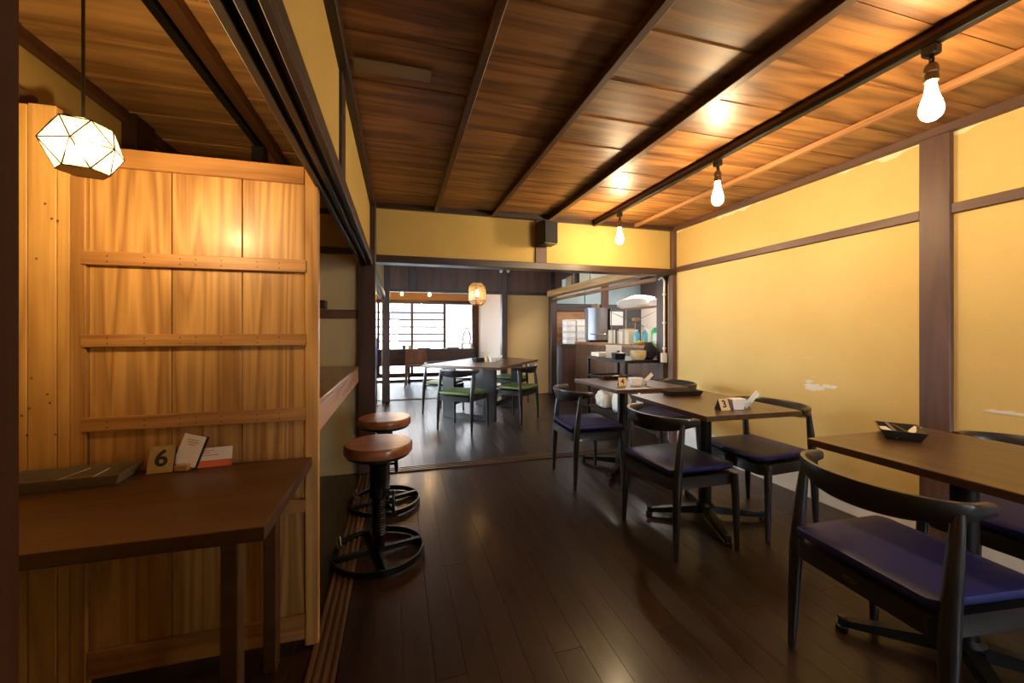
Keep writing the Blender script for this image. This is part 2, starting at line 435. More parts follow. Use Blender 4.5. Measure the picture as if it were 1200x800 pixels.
# ------------------------------------------------------------------ back wall (above the wide opening)
wb = sbox('wall_back', M['yellow'], (XL - .1, XR + .02, YB, YB + .07, 1.79, ZC + .05))
sbox('post', M['post_right'], (1.232, 1.345, YB - .018, YB + .02, 1.80, ZC - .02), wb, bev=.003)
sbox('lintel', M['trim_x'], (XL, XR, YB - .05, YB + .09, 1.735, 1.798), wb, bev=.004)
sbox('corner_post', M['post_right'], (XR - .05, XR, YB - .045, YB + .02, 0, ZC - .02), wb, bev=.003)
sbox('corner_post', M['post'], (XL - .02, XL + .022, YB - .045, YB + .02, 1.72, ZC - .02), wb, bev=.003)
struct(sbox('trim_9', M['post'], (-.315, -.18, 3.45, 3.585, 0, ZC), bev=.005))

# ------------------------------------------------------------------ partition to the left room: lintel, plaster above
wl = sbox('wall_left', M['yellow'], (XL - .075, XL - .025, -1.4, YB, 1.75, ZC + .04))
sbox('post', M['trim_y'], (XL - .05, XL - .012, 1.70, 1.80, 1.752, ZC - .02), wl, bev=.003)
kb = B()
kb.box(-.296, XL, -.5, 3.46, 1.712, 1.756, bev=.003)
for a, b_ in ((-.296, -.275), (-.257, -.238), (-.218, XL)):
    kb.box(a, b_, -.5, 3.455, 1.692, 1.713, bev=.002)
kb.obj('lintel', M['trim_y'], wl)
# near post at the picture's left edge
sbox('trim_10', M['post_matte'], (-.355, -.25, .24, .362, 0, ZC), bev=.006)

# ------------------------------------------------------------------ left room
wll = sbox('wall_left', M['yellow'], (-1.36, -1.30, -1.4, 3.6, -.02, ZC + .04)); wll.name = 'wall_far_left'
sbox('post', M['post'], (-1.31, -1.24, 2.40, 2.56, 0, ZC), wll, bev=.004)
wal = sbox('wall_alcove', M['grey_plaster'], (-1.34, -.30, 3.50, 3.56, -.02, ZC + .04))
sbox('wall_rail', M['trim_x'], (-1.30, -.315, 3.48, 3.505, 1.785, 1.835), wal, bev=.003)
sbox('wall_rail', M['rail_right'], (-1.30, -.315, 3.475, 3.505, 1.265, 1.335), wal, bev=.003)
sbox('wall_rail', M['trim_x'], (-1.30, -.315, 3.48, 3.505, 2.10, 2.14), wal, bev=.003)
shelf = tag(sbox('wall_shelf', M['trim_x'], (-.95, -.545, 3.36, 3.475, 1.337, 1.40), kind=False, bev=.004), 'small dark wooden block shelf on the alcove wall beside the screen', 'shelf')
# bar ledge for the stools
t = thing('bar_ledge', 'long wooden bar ledge with pale front edge beside the round stools', 'counter', (-.31, 1.72, 0))
B().box(-.92, 0, 0, 1.755, .855, .88, bev=.003).obj('counter_top', M['ledge'], t)
for a, b_ in ((0, .62), (.622, 1.2), (1.202, 1.755)):
    B().box(-.03, -.002, a, b_, .75, .853, bev=.002).obj('fascia_board', M['ledge_face'], t)
for y in (.05, .9, 1.70):
    B().box(-.91, -.05, y, y + .04, .77, .855).obj('bracket', M['ledge'], t)
B().box(-.91, -.85, .05, .11, 0, .77).obj('leg', M['ledge'], t)
B().box(-.91, -.85, 1.66, 1.72, 0, .77).obj('leg', M['ledge'], t)

# light board door used as a screen
SY = 1.65
t = thing('board_door', 'tall old wooden board door with three cross battens standing behind table six', 'door', (-1.012, SY, 0))
Wd = .727
B().box(0, .040, -.03, 0, 0.005, 1.765, bev=.003).obj('stile', M['screen'], t)
B().box(Wd - .045, Wd, -.03, 0, 0.005, 1.765, bev=.003).obj('stile', M['screen'], t)
B().box(.041, Wd - .046, -.029, -.001, 1.70, 1.763, bev=.003).obj('top_rail', M['screen_rail'], t)
B().box(.041, Wd - .046, -.029, -.001, .03, .12, bev=.003).obj('bottom_rail', M['screen_rail'], t)
xs = [.041, .268, .478, Wd - .046]
for i in range(3):
    B().box(xs[i] + .0015, xs[i + 1] - .0015, -.018, -.004, .12, 1.70, bev=.0015).obj('board', M['screen'], t)
for z0, z1 in ((1.375, 1.42), (1.108, 1.150), (.835, .880), (.50, .545)):
    r = B().box(.030, Wd - .04, -.036, -.0185, z0, z1, bev=.002).obj('cross_batten', M['screen_rail'], t)
    nb = B()
    for x in (.1, .2, .30, .345, .42, .53, .60):
        for dz in (.012, .03): nb.lathe([(.002, -.0006), (.002, .0006)], (x, -.0365, z0 + dz), 6, 'Y')
    nb.obj('nail', M['iron'], r)['kind'] = 'stuff'
# pale planks left of the door
t = thing('plank_panel', 'pale knotty upright planks left of the board door at the wall', 'panel', (-1.297, SY + .005, 0))
B().box(0, .178, -.035, -.005, .005, 1.872, bev=.002).obj('plank', M['plank'], t)
B().box(.180, .250, -.035, -.005, .005, 1.876, bev=.002).obj('plank', M['plank'], t)
B().box(.252, .283, -.033, -.005, .005, 1.83, bev=.002).obj('plank', M['plank'], t)
k = B()
rk = random.Random(4)
for _ in range(16):
    k.lathe([(.004, -.0008), (.003, .0006)], (rk.uniform(.1, .27), -.0362, rk.uniform(.75, 1.7)), 7, 'Y')
k.obj('knot', M['ledge'], t)['kind'] = 'stuff'
# brown block standing in for wall shadows above the planks
tag(sbox('shadow_block', M['rail_right'], (-1.298, -1.21, 1.72, 1.80, 1.92, 1.975), kind=False, bev=.004), 'stubby brown block standing in for a wall shadow above the pale planks', 'shadow')

# light track on left ceiling
t = thing('light_track', 'black light track along the ceiling of the left room', 'track', (-.745, 0, 0))
B().box(-.017, .017, -.4, 2.56, ZC - .055, ZC - .004, bev=.002).obj('rail', M['black_metal'], t)
B().box(-.03, .03, 2.50, 2.58, ZC - .15, ZC - .05, bev=.004).obj('feed_box', M['black_plastic'], t)

# ------------------------------------------------------------------ room 2, engawa, kitchen shells
c2 = sbox('ceiling_back_room', M['batten'], (-1.4, XR + .1, YB + .02, 7.25, 2.42, 2.5))
c3 = sbox('ceiling_veranda', M['kitchen_wall'], (-1.4, 2.0, 7.2, 9.8, 2.20, 2.28))
c4 = sbox('ceiling_kitchen', M['white_plaster'], (XR - .02, 5.1, 3.5, 8.1, 2.36, 2.44))
# left side of room 2
wl2 = sbox('wall_left_back_room', M['grey_plaster'], (XL - .075, XL - .025, YB + .07, 6.75, 1.75, 2.45))
kb = B(); kb.box(-.296, XL, 3.59, 6.75, 1.712, 1.756, bev=.003)
for a, b_ in ((-.296, -.275), (-.257, -.238), (-.218, XL)): kb.box(a, b_, 3.59, 6.745, 1.692, 1.713, bev=.002)
kb.obj('lintel', M['trim_y'], wl2)
sbox('trim_11', M['post'], (-.255, -.135, 6.75, 6.87, 0, 2.42), bev=.004)
wf2 = sbox('wall_far_left_back_room', M['grey_plaster'], (-1.40, -1.34, 3.5, 4.2, -.02, 2.45))
sbox('wall_section', M['grey_plaster'], (-1.40, -1.34, 6.9, 9.8, -.02, 2.45), wf2)
sbox('wall_section', M['grey_plaster'], (-1.40, -1.34, 4.2, 6.9, 1.80, 2.45), wf2)
sbox('wall_section', M['grey_plaster'], (-1.40, -1.34, 4.2, 6.9, -.02, .35), wf2)
for i in range(3):  # out-of-view windows, invented to bring daylight onto the back room floor
    w = struct(link('window_%d' % (6 + i), None, None, (-1.37, 4.65 + .9 * i, 0)))
    f = B()
    for y in (-.45, .41): f.box(-.02, .02, y, y + .04, .35, 1.80)
    for z in (.35, 1.06, 1.76): f.box(-.018, .018, -.45, .45, z, z + .04)
    f.obj('window_frame', M['rail_right'], w)
    B().box(-.003, .003, -.41, .41, .39, 1.76).obj('pane', M['pane'], w)
# partition between room 2 and veranda
wp = sbox('wall_partition', M['tan_panel'], (1.92, XR + .04, 7.15, 7.22, -.02, 1.85))
sbox('post', M['post'], (1.815, 1.92, 7.09, 7.21, 0, 2.42), wp, bev=.004)
sbox('head_beam', M['trim_x'], (-1.34, XR + .04, 7.10, 7.2, 1.835, 1.885), wp, bev=.003)
for i, (a, b_) in enumerate(((-1.34, .18), (.30, 1.815), (1.92, XR + .04))):
    sbox('transom_board', M['counter_brown'], (a, b_, 7.135, 7.16, 1.885, 2.42), wp)
sbox('post', M['post'], (.18, .30, 7.11, 7.19, 1.885, 2.42), wp, bev=.003)
for x, z in ((1.80, 2.255), (1.935, 2.262)):
    B().lathe([(.0, .0), (.028, .006), (.034, .03), (.026, .055), (.0, .062)], (x, 7.07, z), 12, 'Y').obj('insulator_knob', M['white_plastic'], wp, True)
# veranda right wall, window wall
sbox('wall_veranda', M['white_plaster'], (1.86, 1.92, 7.2, 9.75, -.02, 2.25))
YW = 9.6
ww = sbox('wall_window', M['tan_panel'], (-1.4, 1.92, YW, YW + .08, 1.85, 2.3))
sbox('sill_wall', M['tan_panel'], (-1.4, 1.92, YW, YW + .08, -.05, .03), ww)
sbox('head_rail', M['trim_x'], (-1.34, 1.86, YW - .03, YW + .03, 1.84, 1.885), ww, bev=.003)
sbox('sill_rail', M['rail_right'], (-1.34, 1.86, YW - .06, YW + .06, .0, .045), ww, bev=.003)
sbox('sill_rail', M['rail_right'], (-1.34, 1.86, YW - .03, YW + .03, .09, .125), ww, bev=.003)
sbox('post', M['post_right'], (1.74, 1.86, YW - .05, YW + .05, 0, 1.85), ww, bev=.003)
edges = [-1.18, -.44, .30, 1.05, 1.74]
for i in range(4):
    a, b_ = edges[i], edges[i + 1]
    w = struct(link('window_%d' % (i + 1), None, None, ((a + b_) / 2, YW, 0))); hw = (b_ - a) / 2
    f = B(); f.box(-hw, -hw + .028, -.018, .018, .125, 1.84); f.box(hw - .028, hw, -.018, .018, .125, 1.84)
    f.box(-hw, hw, -.017, .017, 1.80, 1.84); f.box(-hw, hw, -.017, .017, .125, .19)
    f.obj('window_frame', M['rail_right'], w)
    zs = [1.59, 1.43, 1.26, 1.09, .93, .62, .40] if i < 3 else []
    for z in zs: B().box(-hw + .028, hw - .028, -.012, .012, z - .015, z + .015).obj('muntin', M['trim_x'], w)
    B().box(-hw + .028, hw - .028, -.003, .003, .19, 1.80).obj('pane', M['pane_tinted'], w)
struct(sbox('wall_window_side', M['tan_panel'], (-1.4, -1.18, YW, YW + .08, .03, 1.85)))
# room 2 right side: jamb, beam, header over the kitchen opening
wk = sbox('wall_kitchen_side', M['counter_brown'], (XR + .055, XR + .10, YB + .05, 7.2, 1.93, 2.45))
sbox('post', M['post'], (XR - .055, XR + .07, 3.66, 3.78, 0, 2.42), wk, bev=.004)
sbox('post', M['post'], (XR - .03, XR + .09, 6.98, 7.12, 0, 2.42), wk, bev=.004)
sbox('header_rail', M['batten_pale'], (XR + .0, XR + .06, 3.78, 6.98, 1.725, 1.765), wk, bev=.003)
sh = tag(sbox('high_shelf', M['high_shelf'], (XR - .12, XR + .05, 3.80, 6.96, 1.80, 1.90), kind=False, bev=.004), 'long wooden shelf beam above the kitchen opening holding boxes', 'shelf')
# kitchen shell
kw = sbox('wall_kitchen_back', M['kitchen_wall'], (XR + .09, 4.9, 7.3, 7.38, -.02, 1.62))
kb2 = sbox('wall_kitchen_back_upper', M['kitchen_dark'], (XR + .09, 4.9, 7.3, 7.38, 1.62, 2.4))
sbox('grey_board', M['kitchen_dark'], (3.95, 4.86, 7.27, 7.30, .9, 1.70), kw)
for a, b_ in ((XR + .1, 3.55), (3.57, 3.92), (4.07, 4.86)):
    sbox('upper_panel', M['kitchen_blue'], (a, b_, 7.275, 7.30, 1.70, 2.3), kb2)
sbox('post', M['post_right'], (3.92, 4.07, 7.24, 7.32, 1.62, 2.36), kb2)
sbox('wall_rail', M['trim_x'], (XR + .1, 3.95, 7.26, 7.30, 1.56, 1.66), kb2)
kr = sbox('wall_kitchen_right', M['cream'], (4.84, 4.92, 3.5, 7.38, -.02, 2.4))
sbox('dark_board', M['kitchen_purple'], (4.81, 4.84, 4.0, 7.25, 1.70, 2.36), kr)
sbox('wall_kitchen_front', M['cream'], (XR + .08, 5.0, 3.5, 3.62, -.02, 2.4))

# ------------------------------------------------------------------ shell behind the camera (closed, with a street window)
wf = sbox('wall_front', M['grey_plaster'], (-1.4, 1.85, -1.5, -1.42, -.02, ZC + .05))
sbox('wall_section', M['yellow'], (2.62, XR + .05, -1.5, -1.42, -.02, ZC + .05), wf)
sbox('wall_section', M['yellow'], (1.85, 2.62, -1.5, -1.42, 1.85, ZC + .05), wf)
sbox('wall_section', M['yellow'], (1.85, 2.62, -1.5, -1.42, -.02, .5), wf)
w = struct(link('window_5', None, None, (2.235, -1.46, 0)))
f = B()
for x in (-.385, -.02, .345): f.box(x, x + .04, -.02, .02, .5, 1.85)
for z in (.5, 1.15, 1.81): f.box(-.385, .385, -.019, .019, z, z + .04)
f.obj('window_frame', M['post'], w)
B().box(-.385, .385, -.003, .003, .5, 1.85).obj('pane', M['pane'], w)

# ------------------------------------------------------------------ outside
struct(sbox('ground_outside', M['ext_ground'], (-12, 14, 9.75, 30, -.4, -.3)))
struct(sbox('yard_outside', M['ext_ground'], (-12, -1.45, -1.5, 9.75, -.4, -.3)))
struct(sbox('street_outside', M['ext_ground'], (-12, 14, -14, -1.55, -.4, -.3)))
t = thing('neighbour_house', 'pale house with grey eaves outside the far windows', 'building', (2.6, 15, -.3))
B().box(-2.6, 3.5, 0, 4, 0, 2.0).obj('wall', M['ext_wall'], t)
B().box(-3.0, 3.9, -.6, 4.4, 2.0, 2.12).obj('eave', M['ext_roof'], t)
B().prism([(-3.0, 0), (3.9, 0), (3.3, .8), (-2.4, .8)], -.2, .2).obj('roof', M['ext_roof'], t, loc=(0, 1.9, 2.1)).rotation_euler = (PI / 2, 0, 0)
B().box(-.95, -.45, -.03, .05, 0, 1.75).obj('shutter', M['ext_roof'], t)
B().box(.4, 1.9, -.03, .05, .6, 1.5).obj('window', M['kitchen_blue'], t)
tag(B().box(-4.5, -.6, 13.2, 13.3, -.3, 1.0, bev=.01).obj('garden_wall', M['ext_wall']), 'low pale wall outside the left window', 'wall')

# ------------------------------------------------------------------ chairs
def pad(outline, z, h, saddle=.012, dome=.012):
    b = B(); n = len(outline)
    cx = sum(p[0] for p in outline) / n; cy = sum(p[1] for p in outline) / n
    def ring(s, zz, sad=True): return [(cx + (x - cx) * s, cy + (y - cy) * s, zz + (saddle * ((x * s) / .24) ** 2 if sad else 0)) for x, y in outline]
    b.rings([ring(.955, z, True), ring(.99, z + .006), ring(1.0, z + h * .45), ring(.985, z + h * .85), ring(.93, z + h + .001), ring(.75, z + h + dome * .5), ring(.5, z + h + dome * .85), ring(.2, z + h + dome)])
    return b
def rtrap(wf_, wr_, yf, yr, r=.05, n=6, rr=None):
    pts = []; rf = r
    q_ = rr or r
    for (x, y, a0, r) in ((wf_ / 2 - r, yf - r, 0, rf), (-wf_ / 2 + r, yf - r, 90, rf), (-wr_ / 2 + q_, yr + q_, 180, q_), (wr_ / 2 - q_, yr + q_, 270, q_)):
        for k in range(n + 1):
            a = R(a0 + 90 * k / n); pts.append((x + r * math.cos(a), y + r * math.sin(a)))
    return pts
def yoke(b, zt=.712, n=36):
    rings = []
    for i in range(n + 1):
        t_ = -1 + 2 * i / n; a = t_ * R(91)
        x = .238 * math.sin(a); y = -.078 - .160 * math.cos(a)
        if abs(t_) > .86: y += (abs(t_) - .86) * .10
        w = math.cos(min(1, abs(t_)) * PI / 2) ** .9         # 1 centre .. 0 ends
        hh = .032 + .060 * w; th = .036 - .012 * w
        nx, ny = math.sin(a), -math.cos(a)
        lean = .030 * w
        zc = zt + .004 * w - hh / 2
        ring = []
        for k in range(10):
            q = 2 * PI * k / 10; sx_ = abs(math.cos(q)) ** .6 * (1 if math.cos(q) > 0 else -1); sz = abs(math.sin(q)) ** .6 * (1 if math.sin(q) > 0 else -1)
            off = sx_ * th / 2 + lean * (sz * .5)
            ring.append((x + nx * off, y + ny * off, zc + sz * hh / 2))
        rings.append(ring)
    b.rings(rings); return b
def make_chair(label, seat_mat, group):
    t = thing('elbow_chair', label, 'chair', group=group)
    pad(rtrap(.445, .425, .215, -.205, .05, 6, .025), .408, .032, .022).obj('seat', seat_mat, t, True)
    B().prism(rtrap(.445, .425, .205, -.205, .045, 6, .03), .348, .4075, .004).obj('seat_frame', M['chair'], t, True)
    for s in (-1, 1):
        B().tube([(s * .238, .192, 0), (s * .236, .188, .2), (s * .232, .182, .36), (s * .231, .181, .412)], [.0125, .0175, .0205, .019], 12).obj('leg', M['chair'], t, True)
        B().tube([(s * .231, -.192, 0), (s * .228, -.186, .2), (s * .224, -.178, .38), (s * .223, -.160, .55), (s * .222, -.142, .684)], [.0125, .019, .0235, .0195, .0135], 12).obj('leg', M['chair'], t, True)
    yoke(B()).obj('backrest', M['chair'], t, True)
    return t
G1 = 'blue seated elbow chairs'
ch = make_chair('nearest black elbow chair with indigo seat, tucked at the right hand table', M['blue'], G1)
ch.location = (1.572, .90, 0); ch.rotation_euler = (0, 0, R(-95))
B().lathe([(.016, -.002), (.016, .0)], (0, 0, 0), 16, 'Y').obj('maker_plate', M['brass'], ch, False, (-.01, -.2065, .378)).scale = (1.4, 1, .6)
def chair(label, x, y, rz): 
    c = copy_tree(ch); c.location = (x, y, 0); c.rotation_euler = (0, 0, R(rz)); c['label'] = label
    for k_ in kids(c):
        if k_.name.startswith('maker'): bpy.data.objects.remove(k_)
    return c
chair('elbow chair with indigo seat between the right hand table and the yellow wall', 2.335, .94, 92)
chair('second nearest elbow chair, indigo seat, its back to the aisle at the middle table', 1.53, 1.955, -88.5)
chair('black elbow chair by the yellow wall at the middle table', 2.155, 2.00, 92)
chair('farthest aisle side elbow chair of the front room, at the far table', 1.44, 2.915, -92)
chair('black elbow chair by the corner post at the far table', 2.25, 3.05, 90)
G2 = 'green seated elbow chairs'
gc = make_chair('green seated chair nearest the camera in the back room, its back turned', M['green'], G2)
gc.location = (.745, 4.80, 0); gc.rotation_euler = (0, 0, R(-40))
for lab, x, y, rz in (('green seated chair at the right of the back room table', 1.50, 5.06, 44), ('green seated chair at the left far side of the back room table', .62, 5.80, -128 + 0), ('pale lit green seated chair behind the back room table, near the post', 1.72, 6.20, 140)):
    c = copy_tree(gc); c.location = (x, y, 0); c.rotation_euler = (0, 0, R(rz)); c['label'] = lab

# ------------------------------------------------------------------ pedestal tables
def make_table(label, loc, w, d, rot_base, bc, z=.72, rz=0.0):
    t = thing('pedestal_table', label, 'table', (loc[0], loc[1], 0), rz, 'dark pedestal tables')
    B().box(-w / 2, w / 2, -d / 2, d / 2, z - .028, z, bev=.003, seg=2).obj('tabletop', M['table'], t)
    ped = B(); ped.lathe([(.037, .05), (.037, z - .04)], (bc[0], bc[1], 0), 20); ped.lathe([(.055, .045), (.055, .085), (.04, .10)], (bc[0], bc[1], 0), 20)
    ped.obj('column', M['black_metal'], t, True)
    tp = B()
    for a in (0, 90): tp.box(-.2, .2, -.02, .02, z - .045, z - .0285, mat=Matrix.Translation((bc[0], bc[1], 0)) @ Matrix.Rotation(R(a + rot_base), 4, 'Z'))
    tp.obj('top_bracket', M['black_metal'], t)
    for k in range(4):
        mt = Matrix.Translation((bc[0], bc[1], 0)) @ Matrix.Rotation(R(rot_base + 90 * k), 4, 'Z')
        b = B(); pr = [[(.03, -.024, .035), (.03, .024, .035), (.03, .024, .085), (.03, -.024, .085)], [(.345, -.015, .022), (.345, .015, .022), (.345, .015, .045), (.345, -.015, .045)]]
        b.rings([[mt @ Vector(p) for p in r] for r in pr])
        ft = b.obj('foot', M['black_metal'], t)
        q = mt @ Vector((.338, 0, 0))
        B().lathe([(.018, .0), (.02, .004), (.02, .02), (.012, .024), (.012, .048), (.016, .05), (.014, .058)], (q.x, q.y, 0), 12).obj('glide', M['black_plastic'], ft, True)
    return t
make_table('dark pedestal table cut by the right edge of the picture', (1.965, .86), .69, .80, 47, (-.06, .06))
make_table('middle dark pedestal table of the front room, tray at its back', (1.85, 2.08), .62, .75, -20, (-.01, 0.0), rz=R(-2))
make_table('farthest dark pedestal table of the front room, near the kitchen opening', (1.885, 3.04), .64, .74, 45, (-.05, 0))

# big rotated table in room 2
t = thing('slab_table', 'large dark slab table in the back room ringed by green chairs', 'table', (1.2, 5.66, 0), R(53))
B().box(-.78, .78, -.55, .55, .685, .72, bev=.004, seg=2).obj('tabletop', M['table'], t)
for x in (-.5, .5):
    for y in (-.3, .3): B().box(x - .03, x + .03, y - .085, y + .085, 0, .684, bev=.003).obj('leg', M['chair'], t)
    B().box(x - .025, x + .025, -.215, .215, .0, .07).obj('stretcher', M['chair'], t)
for y in (-.3, .3): B().box(-.47, .47, y - .02, y + .02, .15, .22).obj('stretcher', M['chair'], t)

# table 6 in the left room
t = thing('counter_table', 'brown wooden table of the left room carrying the number 6 sign', 'table', (-.305, 1.07, 0))
B().box(-.985, 0, 0, .545, .665, .70, bev=.003, seg=2).obj('tabletop', M['table6'], t)
for lx in (-.135, -.93):
    for ly in (.12, .46): B().box(lx, lx + .04, ly, ly + .05, 0, .664, bev=.003).obj('leg', M['table6'], t)
B().box(-.89, -.136, .475, .495, .58, .663).obj('apron', M['table6'], t)

# ------------------------------------------------------------------ table settings
def make_tray(name, label, loc, w, d, h, rz, mat, flare=.012, th=.004, group=None):
    o = B(); b = o
    def rect(hw, hd, z): return [(-hw, -hd, z), (hw, -hd, z), (hw, hd, z), (-hw, hd, z)]
    b.rings([rect(w / 2 - flare, d / 2 - flare, 0), rect(w / 2, d / 2, h), rect(w / 2 - th, d / 2 - th, h), rect(w / 2 - flare - th, d / 2 - flare - th, th)])
    t = b.obj(name, mat, None, False, loc, rz); return tag(t, label, 'tray', group)
Z7 = .7208
make_tray('serving_tray', 'long grey wooden tray at the left end of table six', (-.955, 1.53, .7008), .30, .14, .032, R(3), M['tray_grey'])
def slip(name, label, loc, rz, w=.12, d=.03, tilt=0, mat='white_card'):
    o = B().box(-w / 2, w / 2, -d / 2, d / 2, 0, .0015).obj(name, M[mat], None, False, loc, rz)
    o.rotation_euler = (0, R(tilt), rz); return tag(o, label, 'napkin' if name == 'napkin' else 'cutlery')
slip('napkin', 'folded white napkin slip at the left in the grey tray', (-.955, 1.515, .7245), R(-8), .11, .035, -20)
slip('napkin', 'short white napkin slip at the right in the grey tray', (-.885, 1.51, .7215), R(10), .07, .03, -28)
def number_sign(label, n, loc, rz, face, h=.075, w=.06, size=.058):
    t = thing('number_sign', label, 'sign', loc, rz, 'table number signs'); dd = .028
    b = B(); b.rings([[(-w / 2, -dd, 0), (-w / 2, dd, 0), (-w / 2, 0, h)], [(w / 2, -dd, 0), (w / 2, dd, 0), (w / 2, 0, h)]])
    b.obj('sign_body', M['black_ink'], t)
    th = math.atan2(dd, h)
    fc = B().box(-w / 2, w / 2, -.0012, 0, .001, math.hypot(dd, h)).obj('sign_face', face, t, False, (0, -dd - .0004, 0)); fc.rotation_euler = (-th, 0, 0)
    text_obj('number', n, size, M['black_ink'], fc, (0, -.0016, math.hypot(dd, h) * .52), (PI / 2, 0, 0), .0016)
    return t
number_sign('brass coloured table sign reading 6 on the left room table', '6', (-.745, 1.585, .7008), R(4), M['kraft'], .082, .068, .072)
number_sign('small table sign reading 3 on the middle table', '3', (1.745, 1.84, Z7), R(-4), M['kraft_pale'], .062, .058, .055)
number_sign('small table sign reading 4 on the far table', '4', (1.735, 2.87, Z7), R(-20), M['kraft_pale'], .066, .062, .055)
# leaning white card stand + orange card on table 6
def printed(o, w, z0, rows, y, x0=0.0):
    b = B()
    for i, (dx, ln) in enumerate(rows): b.box(x0 + dx, x0 + dx + ln, y - .0004, y, z0 - .0075 * i, z0 - .0075 * i + .0022)
    return b
t = thing('card_stand', 'tall white printed card leaning in a dark stand on the left room table', 'card', (-.685, 1.58, .7008), R(-8))
B().box(-.02, .02, -.02, .03, 0, .02, bev=.002).obj('stand_base', M['kraft'], t)
cb = B().box(-.034, .034, -.001, .001, 0, .10).obj('card', M['white_card'], t, False, (.0, -.004, .014)); cb.rotation_euler = (R(-14), R(14), 0)
printed(cb, .06, .082, [(-.018, .034), (-.018, .036), (-.012, .022)], -.0012).obj('print_lines', M['grey_print'], cb)
bk = B().box(-.034, .034, .006, .010, 0, .10).obj('back_card', M['black_plastic'], t, False, (.004, -.004, .014)); bk.rotation_euler = (R(-14), R(14), 0)
t = thing('printed_card', 'wide white card with an orange strip on the left room table', 'card', (-.60, 1.585, .7008), R(5))
cb = B().box(-.048, .048, -.001, .001, .022, .064).obj('card', M['white_card'], t); cb.rotation_euler = (R(-12), 0, 0)
st = B().box(-.0485, .0485, -.0014, .0012, .0, .0222).obj('orange_strip', M['orange'], t); st.rotation_euler = (R(-12), 0, 0)
printed(cb, .09, .053, [(-.035, .03), (-.035, .02), (-.035, .045)], -.0012).obj('print_lines', M['orange'], cb)
# trays on the tables
make_tray('cutlery_tray', 'small black cutlery tray on the right hand table', (2.02, 1.175, Z7), .20, .14, .038, R(38), M['tray_dark'], .018, group='cutlery trays')
slip('napkin', 'white napkin in the black tray on the right hand table', (1.985, 1.185, .737), R(58), .13, .03, -9)
o = slip('spoon', 'steel spoon in the black tray on the right hand table', (2.03, 1.205, .744), R(50), .13, .012, -12, 'steel')
slip('napkin', 'second napkin leaning on the right side of the black tray', (2.085, 1.165, .742), R(10), .09, .025, -14)
t_ = slip('fork', 'dark fork in the black tray on the right hand table', (2.05, 1.18, .744), R(65), .12, .012, -10, 'tray_dark')
make_tray('cutlery_tray', 'black cutlery tray on the far corner of the middle table', (1.88, 2.34, Z7), .25, .11, .034, R(-8), M['tray_dark'], .014, group='cutlery trays')
make_tray('cutlery_tray', 'black cutlery tray holding a napkin at the back of the farthest front table', (1.90, 3.30, Z7), .26, .12, .034, R(0), M['tray_dark'], .014, group='cutlery trays')
slip('napkin', 'white napkin in the tray of table 4', (1.88, 3.30, .742), R(4), .15, .04, -6)
make_tray('cutlery_tray', 'black cutlery tray on the back room slab table', (1.14, 5.74, Z7), .2, .13, .05, R(20), M['tray_dark'], .014, group='cutlery trays')
def menu_cards(label, loc, rz):
    t = thing('menu_stand', label, 'card', loc, rz, 'white card stands')
    b = B(); b.rings([[(-.032, -.02, 0), (.032, -.02, 0), (.032, .02, 0), (-.032, .02, 0)], [(-.045, -.024, .06), (.045, -.024, .06), (.045, .024, .06), (-.045, .024, .06)]])
    b.obj('card_pocket', M['white_card'], t)
    B().box(.05, .085, -.014, .014, 0, .035).obj('clear_holder', M['acrylic'], t)
    c = B().box(-.016, .016, -.001, .001, 0, .115).obj('card', M['white_card'], t, False, (.058, 0, .012)); c.rotation_euler = (0, R(48), 0)
    return t
menu_cards('white card pocket and slanted card on the middle table', (1.835, 1.835, Z7), R(-4))
menu_cards('white card pocket and slanted card on the farthest front room table', (1.865, 2.87, Z7), R(-4))
menu_cards('white cards on the back room slab table', (1.30, 5.60, Z7), R(10))
t = thing('twig_jar', 'small jar of pale twigs on the back room slab table', 'jar', (1.22, 5.66, Z7))
B().lathe([(.025, 0), (.03, .05), (.022, .07), (.02, .07), (.022, .01)], (0, 0, 0), 14).obj('jar_body', M['pale_wood'], t, True)
for k in range(5):
    a = k * 1.3; B().tube([(0, 0, .03), (.03 * math.cos(a), .03 * math.sin(a), .10), (.06 * math.cos(a), .05 * math.sin(a), .15)], .003, 5).obj('twig', M['pale_wood'], t)

# ------------------------------------------------------------------ round stools
t = thing('round_stool', 'round stool in front with a wooden seat and black iron ring base', 'stool', (-.10, 2.205, 0), 0, 'industrial stools')
st0 = t
B().lathe([(.0, .532), (.166, .532), (.171, .538), (.171, .574), (.164, .583), (.0, .585)], (0, 0, 0), 48).obj('seat', M['stool'], t, True)
B().lathe([(.0, .512), (.150, .514), (.158, .520), (.158, .5318), (.0, .5318)], (0, 0, 0), 40).obj('seat_plate', M['iron'], t, True)
b = B(); b.lathe([(.030, .03), (.030, .30), (.044, .30), (.044, .46), (.052, .47), (.052, .49), (.085, .512), (.0, .513)], (0, 0, 0), 24)
for k in range(14): b.lathe([(.031, .10 + k * .014), (.036, .106 + k * .014), (.031, .112 + k * .014)], (0, 0, 0), 20)
b.obj('screw_column', M['iron'], t, True)
ring = B(); rr = []
n = 56
ring.rings([[(.232 * math.cos(a), .232 * math.sin(a), .004) for a in [2 * PI * i / n for i in range(n)]]] + [[(r_ * math.cos(a), r_ * math.sin(a), z_) for a in [2 * PI * i / n for i in range(n)]] for r_, z_ in ((.232, .036), (.222, .036), (.222, .004), (.232, .004))], cap=False)
ring.obj('base_ring', M['iron'], t, True)
for a in (14, 104):
    B().box(-.226, .226, -.012, .012, .008, .034, mat=Matrix.Rotation(R(a), 4, 'Z')).obj('cross_bar', M['iron'], t)
wheel = B(); wheel.tube([(.075, .045 * math.cos(2 * PI * i / 24), .26 + .055 * math.sin(2 * PI * i / 24)) for i in range(24)], .0075, 8, True)
wheel.tube([(.03, 0, .26), (.085, 0, .26)], .009, 8)
